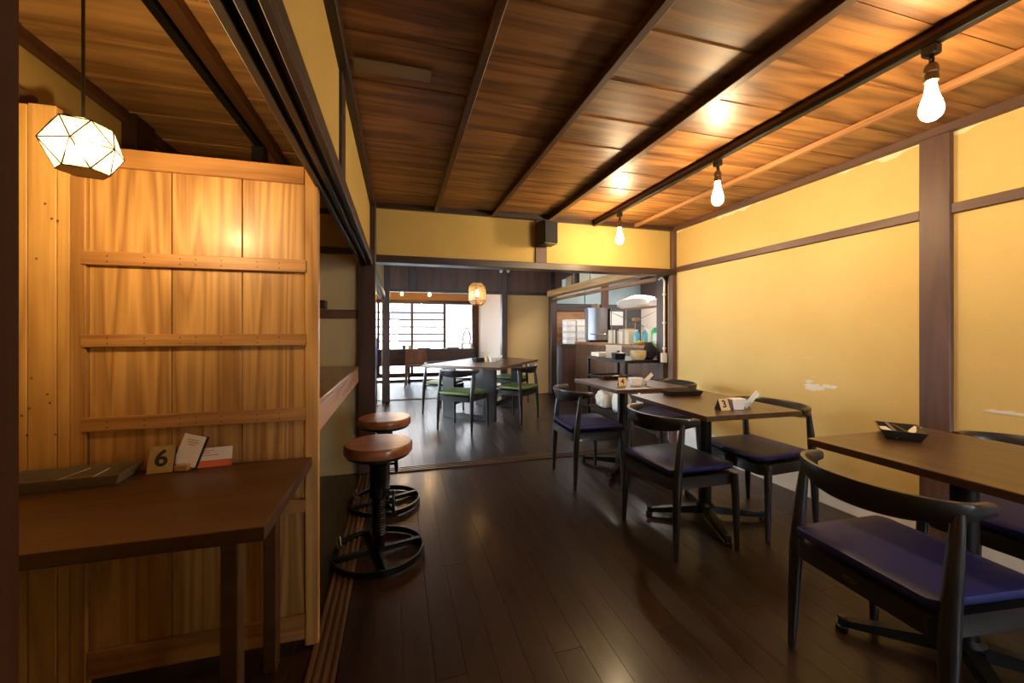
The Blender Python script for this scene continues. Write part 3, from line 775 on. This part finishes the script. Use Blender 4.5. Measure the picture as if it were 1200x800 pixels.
wheel.tube([(.075, -.045, .26), (.075, .045, .26)], .005, 6); wheel.tube([(.075, 0, .205), (.075, 0, .315)], .005, 6)
wheel.obj('hand_wheel', M['iron'], t, True)
lv = B(); lv.tube([(-.03, -.01, .14), (-.12, -.03, .12), (-.19, -.05, .105)], .007, 8)
hw_ = lv.obj('lever', M['iron'], t, True)
B().tube([(-.175, -.075, .09), (-.185, -.05, .105), (-.19, -.02, .118)], [.011, .013, .011], 10).obj('lever_grip', M['chrome'], hw_, True)
dup(st0, 'round wooden topped stool farther back, beside the dark post', (-.09, 2.84, 0), R(8))

# ------------------------------------------------------------------ lamps
t = thing('light_track', 'black ceiling track above the tables that carries the bare bulbs', 'track', (1.82, 0, 0))
B().box(-.017, .017, -.5, YB - .045, ZC - .058, ZC - .031, bev=.003).obj('rail', M['black_metal'], t)
def bulb_lamp(label, x, y, ztop, zbot):
    t = thing('bare_bulb_lamp', label, 'lamp', (x, y, ztop), 0, 'bare bulbs on the ceiling track')
    h = ztop - zbot
    B().box(-.018, .018, -.022, .022, -.035, .0, bev=.004).obj('track_adapter', M['black_plastic'], t)
    B().tube([(0, 0, -.035), (.003, 0, -.05), (0, 0, -.07)], .008, 8).obj('stem', M['black_metal'], t, True)
    B().tube([(-.022, -.01, -.058), (.024, .012, -.048)], .0025, 6).obj('thumb_screw', M['brass'], t)
    B().lathe([(.0, -.062), (.014, -.064), (.02, -.075), (.022, -.095), (.018, -.10), (.0205, -.105), (.0205, -.125), (.017, -.128), (.0, -.128)], (0, 0, 0), 18).obj('socket', M['brass'], t, True)
    q = h - .128
    B().lathe([(.014, -.126), (.015, -.128 - q * .12), (.019, -.128 - q * .30), (.027, -.128 - q * .50), (.033, -.128 - q * .68), (.033, -.128 - q * .78), (.027, -.128 - q * .90), (.015, -.128 - q * .98), (.0, -.128 - q)], (0, 0, 0), 18).obj('bulb', M['bulb'], t, True)
    return t
bulb_lamp('bare glowing bulb nearest the camera at upper right', 1.82, .965, ZC - .058, 1.908)
bulb_lamp('middle of the three bare glowing bulbs on the track', 1.82, 1.955, ZC - .058, 1.905)
bulb_lamp('bare glowing bulb farthest back, near the speaker', 1.82, 3.05, ZC - .058, 1.905)

def cage(t, P, faces, glass, wire):
    for f in faces: B().poly([P[i] for i in f]).obj('glass_pane', glass, t)
    es = {tuple(sorted((f[i], f[(i + 1) % len(f)]))) for f in faces for i in range(len(f))}
    b = B()
    for a, c in es: b.tube([P[a], P[c]], wire, 6)
    b.obj('wire_frame', M['black_metal'], t)
# faceted pendant in the left room
t = thing('faceted_pendant', 'glowing faceted glass pendant lamp hanging over the left room table', 'lamp', (-.70, 1.16, 1.59))
P = [Vector((0, 0, .075))] + [Vector((.06 * math.cos(a), .06 * math.sin(a), .052)) for a in [R(60 * i + 15) for i in range(6)]] \
    + [Vector((.085 * math.cos(a), .085 * math.sin(a), -.012)) for a in [R(60 * i + 45) for i in range(6)]] + [Vector((.054 * math.cos(a), .054 * math.sin(a), -.075)) for a in [R(60 * i + 15) for i in range(6)]]
F_ = []
for i in range(6):
    j = (i + 1) % 6
    F_ += [(0, 1 + i, 1 + j), (1 + i, 7 + i, 1 + j), (1 + j, 7 + i, 7 + j), (7 + i, 13 + j, 7 + j) , (7 + i, 13 + i, 13 + j)]
P = [p * .84 for p in P]
cage(t, P, F_, M['lantern_glass'], .0014)
B().prism([(P[13 + i].x, P[13 + i].y) for i in range(6)], -.0635, -.0615).obj('base_plate', M['lantern_plate'], t)
B().lathe([(.0, -.0614), (.014, -.0614), (.014, -.035), (.0, -.035)], (0, 0, 0), 14).obj('socket', M['brass'], t, True)
B().lathe([(.006, -.0345), (.007, -.026), (.0115, -.020), (.0135, -.012), (.0115, -.004), (.007, .001), (.0, .0025)], (0, 0, 0), 16).obj('bulb', M['lantern_bulb'], t, True)
B().tube([(0, 0, .062), (0, 0, ZC - 1.59)], .0035, 8).obj('cord', M['black_plastic'], t)
# hexagonal lantern in room 2
t = thing('hexagonal_lantern', 'hexagonal glass lantern glowing over the back room table', 'lamp', (1.12, 5.85, 1.71))
hx = [R(60 * i + 10) for i in range(6)]
P = [Vector((.07 * math.cos(a), .07 * math.sin(a), .165)) for a in hx] + [Vector((.135 * math.cos(a), .135 * math.sin(a), .11)) for a in hx] + [Vector((.135 * math.cos(a), .135 * math.sin(a), -.10)) for a in hx] + [Vector((.09 * math.cos(a), .09 * math.sin(a), -.16)) for a in hx]
F_ = [(6 * k + i, 6 * k + (i + 1) % 6, 6 * k + 6 + (i + 1) % 6, 6 * k + 6 + i) for k in range(3) for i in range(6)]
cage(t, P, F_, M['lantern_glass2'], .003)
B().lathe([(.0, .165), (.07, .165), (.07, .158), (.016, .15), (.016, .06), (.0, .06)], (0, 0, 0), 14).obj('socket', M['brass'], t, True)
B().lathe([(.012, .06), (.026, .02), (.03, -.005), (.02, -.03), (.0, -.038)], (0, 0, 0), 14).obj('bulb', M['small_bulb'], t, True)
B().tube([(0, 0, .16), (0, 0, 2.42 - 1.71)], .004, 6).obj('cord', M['black_plastic'], t)
# two small veranda bulbs
for lab, x in (('left of the two small lit bulbs under the veranda beam', .065), ('right of the two small lit bulbs under the veranda beam', .60)):
    t = thing('small_bulb_lamp', lab, 'lamp', (x, 8.2, 1.9), 0, 'small veranda bulbs')
    B().tube([(0, 0, .05), (0, 0, .30)], .004, 6).obj('cord', M['black_plastic'], t)
    B().lathe([(.0, .055), (.016, .05), (.016, .02), (.0, .02)], (0, 0, 0), 12).obj('socket', M['brass'], t, True)
    B().lathe([(.012, .02), (.024, -.005), (.02, -.025), (.0, -.032)], (0, 0, 0), 12).obj('bulb', M['veranda_bulb'], t, True)

# speaker
t = thing('wall_speaker', 'small black loudspeaker mounted high on the post of the back wall', 'speaker', (1.30, 3.44, 2.05), R(12))
B().prism([(-.085, .06), (.085, .06), (.07, -.08), (-.07, -.08)], -.105, .105, .008).obj('cabinet', M['black_plastic'], t)
B().box(-.068, .068, -.086, -.079, -.095, .095, bev=.003).obj('grille', M['black_cloth'], t)
B().box(-.02, .02, .06, .098, -.03, .03).obj('bracket', M['black_metal'], t)

# white pipe and switch box on the jamb
t = thing('cable_conduit', 'white cable conduit with a switch box on the corner post', 'pipe', (2.685, 3.655, 0))
B().tube([(-.05, -.012, 1.70), (-.02, -.012, 1.725), (.0, -.012, 1.72), (.018, -.012, 1.69), (.018, -.012, 1.4), (.018, -.012, .93)], .010, 10).obj('pipe', M['white_plastic'], t, True)
for z in (1.55, 1.25, .98): B().box(.004, .032, -.024, 0, z - .008, z + .008).obj('clip', M['white_plastic'], t)
B().box(-.02, .045, -.03, 0.003, .83, .93, bev=.004).obj('switch_box', M['white_plastic'], t)
o = t

# ------------------------------------------------------------------ boxes and books on the high shelf
tag(B().box(XR - .10, XR + .015, 4.75, 5.25, 1.9005, 2.12, bev=.004).obj('storage_box', M['book_a']), 'largest pale box on the high shelf over the kitchen opening', 'box', 'boxes on the high shelf')
tag(B().box(XR - .10, XR + .015, 5.28, 5.62, 1.9005, 2.13, bev=.004).obj('storage_box', M['book_a']), 'second pale box on the high shelf, left of the largest', 'box', 'boxes on the high shelf')
tag(B().box(XR - .10, XR + .015, 5.72, 5.76, 1.9005, 2.11, bev=.002).obj('shelf_book', M['book_c']), 'dark thin book standing on the high shelf', 'book')
tag(B().box(XR - .10, XR + .015, 5.80, 5.86, 1.9005, 2.12, bev=.002).obj('shelf_book', M['card_box']), 'brown book standing on the high shelf', 'book')
tag(B().box(XR - .10, XR + .015, 5.92, 6.10, 1.9005, 2.05, bev=.004).obj('carton', M['book_b']), 'tan carton on the high shelf', 'box')
tag(B().box(XR - .10, XR + .015, 6.14, 6.30, 1.9005, 2.03, bev=.004).obj('carton', M['white_plastic']), 'white carton at the left end of the high shelf', 'box')

# ------------------------------------------------------------------ kitchen counter and things
t = thing('kitchen_counter', 'dark wooden kitchen counter seen through the opening', 'counter', (2.95, 3.80, 0))
B().box(.0, .90, 0, 2.62, .945, .98, bev=.003).obj('counter_top', M['kitchen_wall'], t)
for k in range(4): B().box(.012, .03, .01 + k * .65, .655 + k * .65, .0, .944, bev=.002).obj('front_panel', M['counter_brown'], t)
B().box(.03, .88, 2.58, 2.60, 0, .944).obj('end_panel', M['counter_brown'], t)
B().box(.03, .88, .01, .03, 0, .944).obj('end_panel', M['counter_brown'], t)
ZK = .9805
# steel oven with curved front
t = thing('steel_oven', 'curved brushed steel oven on the kitchen counter', 'oven', (3.22, 6.12, ZK), R(-14))
ol = [(-.17, .16), (-.17, -.10)] + [(-.17 + .34 * k / 12, -.10 - .10 * math.sin(PI * k / 12)) for k in range(1, 12)] + [(.17, -.10), (.17, .16)]
B().prism(ol, .035, .545).obj('oven_body', M['steel'], t, True)
B().prism([(x * 1.06, y * 1.04) for x, y in ol], .546, .565).obj('oven_lid', M['steel'], t)
B().box(.172, .195, -.12, .15, .03, .56, bev=.003).obj('side_frame', M['black_metal'], t)
B().tube([(-.15, -.185, .13), (0, -.225, .13), (.15, -.185, .13)], .008, 8).obj('handle', M['chrome'], t, True)
B().box(-.15, .15, -.12, .15, 0, .034).obj('foot_base', M['black_metal'], t)
for k, (lab, y, h, m) in enumerate((('brown cup on top of the steel oven at the left', 5.98, .07, 'card_box'), ('brown cup on top of the steel oven at the right', 5.86, .07, 'card_box'))):
    tag(B().lathe([(.03, 0), (.04, h), (.036, h), (.028, .006)], (0, 0, 0), 14).obj('cup', M[m], None, True, (3.2, y + .22, ZK + .566)), lab, 'cup', 'cups on the oven')
def crumpled(name, label, loc, sx, sy, sz, mat, cat, seed=1):
    bm = bmesh.new(); bmesh.ops.create_icosphere(bm, subdivisions=3, radius=1)
    rr = random.Random(seed); ph = [rr.uniform(0, 6) for _ in range(6)]
    for v in bm.verts:
        x, y, z = v.co; d = 1 + .10 * math.sin(5 * x + ph[0]) * math.sin(6 * y + ph[1]) + .07 * math.sin(9 * z + 5 * x + ph[2]) + .05 * math.sin(11 * y + 7 * z + ph[3])
        v.co = Vector((max(-.85, min(.85, x * d)) * sx / .85, max(-.85, min(.85, y * d)) * sy / .85, (max(-.8, z * d) + .8) * sz / 1.6))
    me = bpy.data.meshes.new(name); bm.to_mesh(me); bm.free(); me.materials.append(M[mat])
    me.polygons.foreach_set('use_smooth', [True] * len(me.polygons))
    return tag(link(name, me, None, loc), label, cat)
# wire rack behind the oven, with bags
t = thing('wire_rack', 'chrome wire rack at the back of the kitchen counter', 'rack', (3.58, 4.75, ZK))
b = B()
for y in (0, 1.35):
    for x in (-.1, .18): b.tube([(x, y, 0), (x, y, .56)], .007, 6)
b.obj('upright', M['chrome'], t)
b = B()
for k in range(9): b.tube([(-.1 + k * .035, 0, .54), (-.1 + k * .035, 1.35, .54)], .004, 5)
b.obj('wire_shelf', M['chrome'], t)
B().tube([(-.1, 0, .5), (-.1, 1.35, .12)], .005, 6).obj('brace', M['chrome'], t)
B().tube([(-.1, 1.35, .5), (-.1, .3, .22)], .005, 6).obj('brace', M['chrome'], t)
crumpled('plastic_bag', 'large white crumpled bag on top of the wire rack', (3.62, 5.62, ZK + .544), .13, .42, .17, 'bag', 'bag', 2)
crumpled('plastic_bag', 'smaller white bag at the right end of the wire rack', (3.62, 4.98, ZK + .544), .12, .15, .10, 'bag', 'bag', 5)
tag(B().box(-.19, .19, -.002, .002, -.14, .14).obj('notice_sheet', M['paper'], None, False, (4.22, 7.262, 1.42)), 'white paper sheet on the grey kitchen wall', 'paper')
tag(B().box(-.08, .08, -.002, .002, -.14, .14).obj('hanging_cloth', M['bag'], None, False, (3.72, 7.297, 1.28)), 'white cloth hanging beside the steel oven', 'cloth')
# books along the counter
y = 5.40; rb = random.Random(11)
mats = ['book_a', 'book_a', 'book_b', 'book_a', 'book_c', 'book_b', 'book_a', 'paper', 'book_b', 'book_a', 'book_a', 'card_box']
desc = ['first and leftmost', 'second', 'third', 'fourth', 'fifth', 'sixth', 'seventh', 'eighth', 'ninth', 'tenth', 'eleventh', 'last and rightmost']
for i, mname in enumerate(mats):
    w = rb.uniform(.035, .06); h = rb.uniform(.17, .22)
    if y - w < 4.84: break
    t = thing('counter_book', '%s book from the oven in the row on the kitchen counter' % desc[i], 'book', (3.03, y - w / 2, ZK), 0, 'books on the kitchen counter')
    B().box(0, .15, -w / 2 + .003, w / 2 - .003, .003, h - .004).obj('pages', M['paper'], t)
    cv = B(); cv.box(-.003, 0, -w / 2, w / 2, 0, h); cv.box(0, .152, -w / 2, -w / 2 + .003, 0, h); cv.box(0, .152, w / 2 - .003, w / 2, 0, h)
    cv.obj('cover', M[mname], t); y -= w + .004
def bottle(name, label, loc, r, h, mat, cap='white_plastic', cat='bottle'):
    t = thing(name, label, cat, loc)
    B().lathe([(.0, 0), (r, .002), (r, h * .65), (r * .9, h * .75), (r * .38, h * .86), (r * .36, h * .92), (0, h * .92)], (0, 0, 0), 16).obj('bottle_body', M[mat], t, True)
    B().lathe([(0, h * .915), (r * .45, h * .915), (r * .45, h), (0, h)], (0, 0, 0), 12).obj('cap', M[cap], t, True)
bottle('detergent_bottle', 'blue bottle nearest the books on the kitchen counter', (3.10, 4.76, ZK), .04, .20, 'cyan')
bottle('detergent_bottle', 'blue bottle between the other blue one and the green one', (3.20, 4.72, ZK), .04, .21, 'cyan')
bottle('detergent_bottle', 'bright green bottle on the kitchen counter', (3.20, 4.50, ZK), .05, .25, 'greenb')
bottle('detergent_bottle', 'white bottle behind the blue ones on the kitchen counter', (3.3, 4.85, ZK), .045, .27, 'white_plastic')
tag(B().lathe([(.0, 0), (.05, .002), (.10, .05), (.094, .05), (.045, .008), (0, .008)], (0, 0, 0), 20).obj('bowl', M['yellowb'], None, True, (3.04, 4.58, ZK)), 'shallow yellow bowl on the kitchen counter', 'bowl')
crumpled('plastic_bag', 'white bag at the right end of the kitchen counter', (3.12, 4.18, ZK), .12, .13, .18, 'bag', 'bag', 8)
t = thing('ladle_jar', 'tall jar with a brown ladle on the kitchen counter', 'jar', (3.25, 5.05, ZK))
B().lathe([(0, 0), (.05, 0), (.05, .16), (.045, .16), (.045, .01), (0, .01)], (0, 0, 0), 14).obj('jar_body', M['white_plastic'], t, True)
B().tube([(0, 0, .05), (.0, -.03, .33)], .008, 6).obj('ladle_handle', M['card_box'], t)
B().lathe([(0, 0), (.05, .02), (.06, .06), (.0, .062)], (0, -.03, .31), 12).obj('ladle_bowl', M['card_box'], t, True)
# container stacks at far left of kitchen
t = thing('storage_cabinet', 'dark low cabinet at the back left of the kitchen', 'cabinet', (3.33, 7.05, 0))
B().box(-.45, .45, -.22, .22, 0, .88, bev=.004).obj('cabinet_body', M['kitchen_purple'], t)
B().box(-.47, .47, -.235, .235, .88, .92, bev=.003).obj('cabinet_top', M['kitchen_purple'], t)
for d in (-1, 1): B().box(d * .22 - .2, d * .22 + .2, -.232, -.221, .05, .84, bev=.002).obj('cabinet_door', M['counter_brown'], t)
pos = ['left', 'middle', 'right']; lev = ['bottom', 'second', 'third', 'top']
for i in range(3):
    for j in range(4 if i < 2 else 3):
        t = thing('food_container', '%s white container of the %s stack on the back kitchen cabinet' % (lev[j] if not (i == 2 and j == 2) else 'top', pos[i]), 'container', (3.10 + i * .21, 7.0, .9205 + j * .115), 0, 'stacked food containers')
        B().box(-.095, .095, -.1, .1, 0, .092, bev=.012).obj('container_body', M['paper'], t)
        B().box(-.1, .1, -.105, .105, .0925, .112, bev=.004).obj('lid', M['book_a' if (i + j) % 2 else 'white_plastic'], t)
# black rack in front of the counter
t = thing('metal_rack', 'black steel frame rack standing before the kitchen counter', 'rack', (2.30, 3.74, 0))
for x in (0, .42):
    for y in (0, .86): B().box(x, x + .03, y, y + .03, 0, .82, bev=.002).obj('leg', M['black_metal'], t)
B().box(-.005, .455, -.005, .895, .82, .85, bev=.002).obj('top_shelf', M['black_metal'], t)
B().box(.0, .45, .0, .89, .22, .24, bev=.002).obj('lower_shelf', M['black_metal'], t)
for y in (0, .865): B().box(.03, .42, y + .003, y + .022, .60, .622).obj('cross_bar', M['black_metal'], t)
for x in (.004, .43): B().box(x, x + .018, .03, .86, .60, .622).obj('cross_bar', M['black_metal'], t)
t = thing('menu_stack', 'stack of pale ruled sheets standing on the black rack', 'paper', (2.45, 4.24, .8505), R(-30))
for k in range(9): B().box(-.09, .09, -.06, .06, k * .016, k * .016 + .0145, bev=.001).obj('booklet', M['paper'], t, loc=(rb.uniform(-.003, .003), rb.uniform(-.003, .003), 0))
tag(B().box(2.34, 2.52, 4.40, 4.60, .8505, .90, bev=.003).obj('flat_box', M['cream']), 'flat cream box at the left end of the black rack', 'box')
t = thing('cooking_pot', 'small black pot on the black rack', 'pot', (2.36, 3.98, .8505))
B().lathe([(0, 0), (.07, 0), (.078, .06), (.075, .06), (.068, .006), (0, .006)], (0, 0, 0), 20).obj('pot_body', M['black_metal'], t, True)
B().lathe([(.08, .06), (.08, .068), (.02, .08), (.012, .095), (0, .096)], (0, 0, 0), 20).obj('lid', M['black_metal'], t, True)
tag(B().lathe([(.0, 0), (.06, .002), (.085, .04), (.085, .10), (.078, .10), (.075, .04), (0, .01)], (0, 0, 0), 22).obj('wooden_bowl', M['pale_wood'], None, True, (2.515, 3.83, .8505)), 'round pale wooden tub on the black rack', 'bowl')
crumpled('dark_cloth', 'bundle of black cloth at the right end of the black rack', (2.67, 3.85, .8505), .055, .06, .17, 'black_cloth', 'cloth', 3)
# things on the lower shelf
crumpled('shopping_bag', 'white shopping bag with a red bow on the low shelf of the rack', (2.42, 4.02, .2405), .09, .08, .24, 'bag', 'bag', 6)
tag(B().tube([(2.35, 3.94, .42), (2.37, 3.93, .45), (2.39, 3.94, .42)], [.018, .01, .018], 8).obj('ribbon_bow', M['red'], None, True), 'red bow beside the white bag on the low shelf', 'ribbon')
crumpled('shopping_bag', 'cream bag at the far end of the low shelf of the rack', (2.42, 4.38, .2405), .09, .12, .20, 'bag', 'bag', 7)
bottle('water_bottle', 'tall white bottle on the low shelf of the rack', (2.55, 3.86, .2405), .04, .27, 'white_plastic', 'cyan')
tag(B().box(2.32, 2.5, 3.80, 3.92, .2405, .34, bev=.005).obj('small_crate', M['kitchen_purple']), 'small dark crate on the low shelf of the rack', 'box')

# ------------------------------------------------------------------ veranda counter, chair and bits
t = thing('window_counter', 'long dark counter along the far windows', 'counter', (.3, 9.1, 0))
B().box(-1.55, 1.40, 0, .42, .735, .765, bev=.003).obj('counter_top', M['trim_x'], t)
B().box(-1.55, 1.40, .02, .045, .40, .734, bev=.003).obj('fascia', M['trim_x'], t)
for x in (-1.5, -.1, 1.35): B().box(x, x + .05, .06, .36, 0, .734).obj('leg', M['trim_x'], t)
t = thing('wooden_chair', 'brown wooden chair facing the far windows', 'chair', (.36, 8.70, 0), R(-4))
B().box(-.21, .21, -.2, .2, .42, .455, bev=.008).obj('seat', M['chair_wood'], t)
b = B().box(-.20, .20, -.215, -.195, .50, .78, bev=.006).obj('backrest', M['chair_wood'], t)
for s in (-1, 1):
    B().tube([(s * .22, -.24, 0), (s * .20, -.2, .42), (s * .195, -.215, .79)], [.014, .019, .014], 10).obj('leg', M['chair_wood'], t, True)
    B().tube([(s * .21, .19, 0), (s * .19, .17, .42)], [.014, .019], 10).obj('leg', M['chair_wood'], t, True)
for lab, x, z in (('small dark cup at left on the window counter', .12, .08), ('small pale cup on the window counter', .24, .08)):
    tag(B().lathe([(0, 0), (.03, 0), (.036, .08), (.03, .08), (.026, .006), (0, .006)], (0, 0, 0), 14).obj('cup', M['kitchen_dark' if 'dark' in lab else 'white_plastic'], None, True, (x, 9.2, .7655)), lab, 'cup')
for lab, x in (('dark flat tray on the window counter, behind the wooden chair', .55), ('dark flat tray on the window counter, farther right', 1.2)):
    tag(B().box(x - .14, x + .14, 9.16, 9.3, .7655, .79, bev=.004).obj('flat_tray', M['tray_dark']), lab, 'tray')
t = thing('glass_dispenser', 'tall white glass jug on a small wooden stand by the far window', 'jug', (1.53, 9.28, .7655))
B().lathe([(0, .12), (.085, .122), (.10, .16), (.10, .30), (.07, .38), (.04, .41), (.04, .45), (0, .452)], (0, 0, 0), 20).obj('jug_body', M['acrylic'], t, True)
B().lathe([(0, .453), (.05, .453), (.045, .48), (.0, .485)], (0, 0, 0), 14).obj('lid', M['white_plastic'], t, True)
B().box(-.12, .12, -.09, .09, .10, .119).obj('stand_top', M['pale_wood'], t)
for x in (-.105, .105):
    for y_ in (-.075, .075): B().box(x - .01, x + .01, y_ - .01, y_ + .01, 0, .10).obj('stand_leg', M['pale_wood'], t)
t = thing('cloth_stand', 'slim dark stand with a blue cloth beside the far left post', 'stand', (-.335, 6.6, 0))
B().tube([(0, 0, 0), (0, 0, 1.05)], .016, 10).obj('pole', M['black_metal'], t)
B().lathe([(.07, 0), (.07, .012), (.02, .02)], (0, 0, 0), 16).obj('base', M['black_metal'], t, True)
b = B(); b.box(-.06, .02, -.03, .03, .62, 1.0, bev=.012); b.obj('cloth', M['blue_cloth'], t, True)
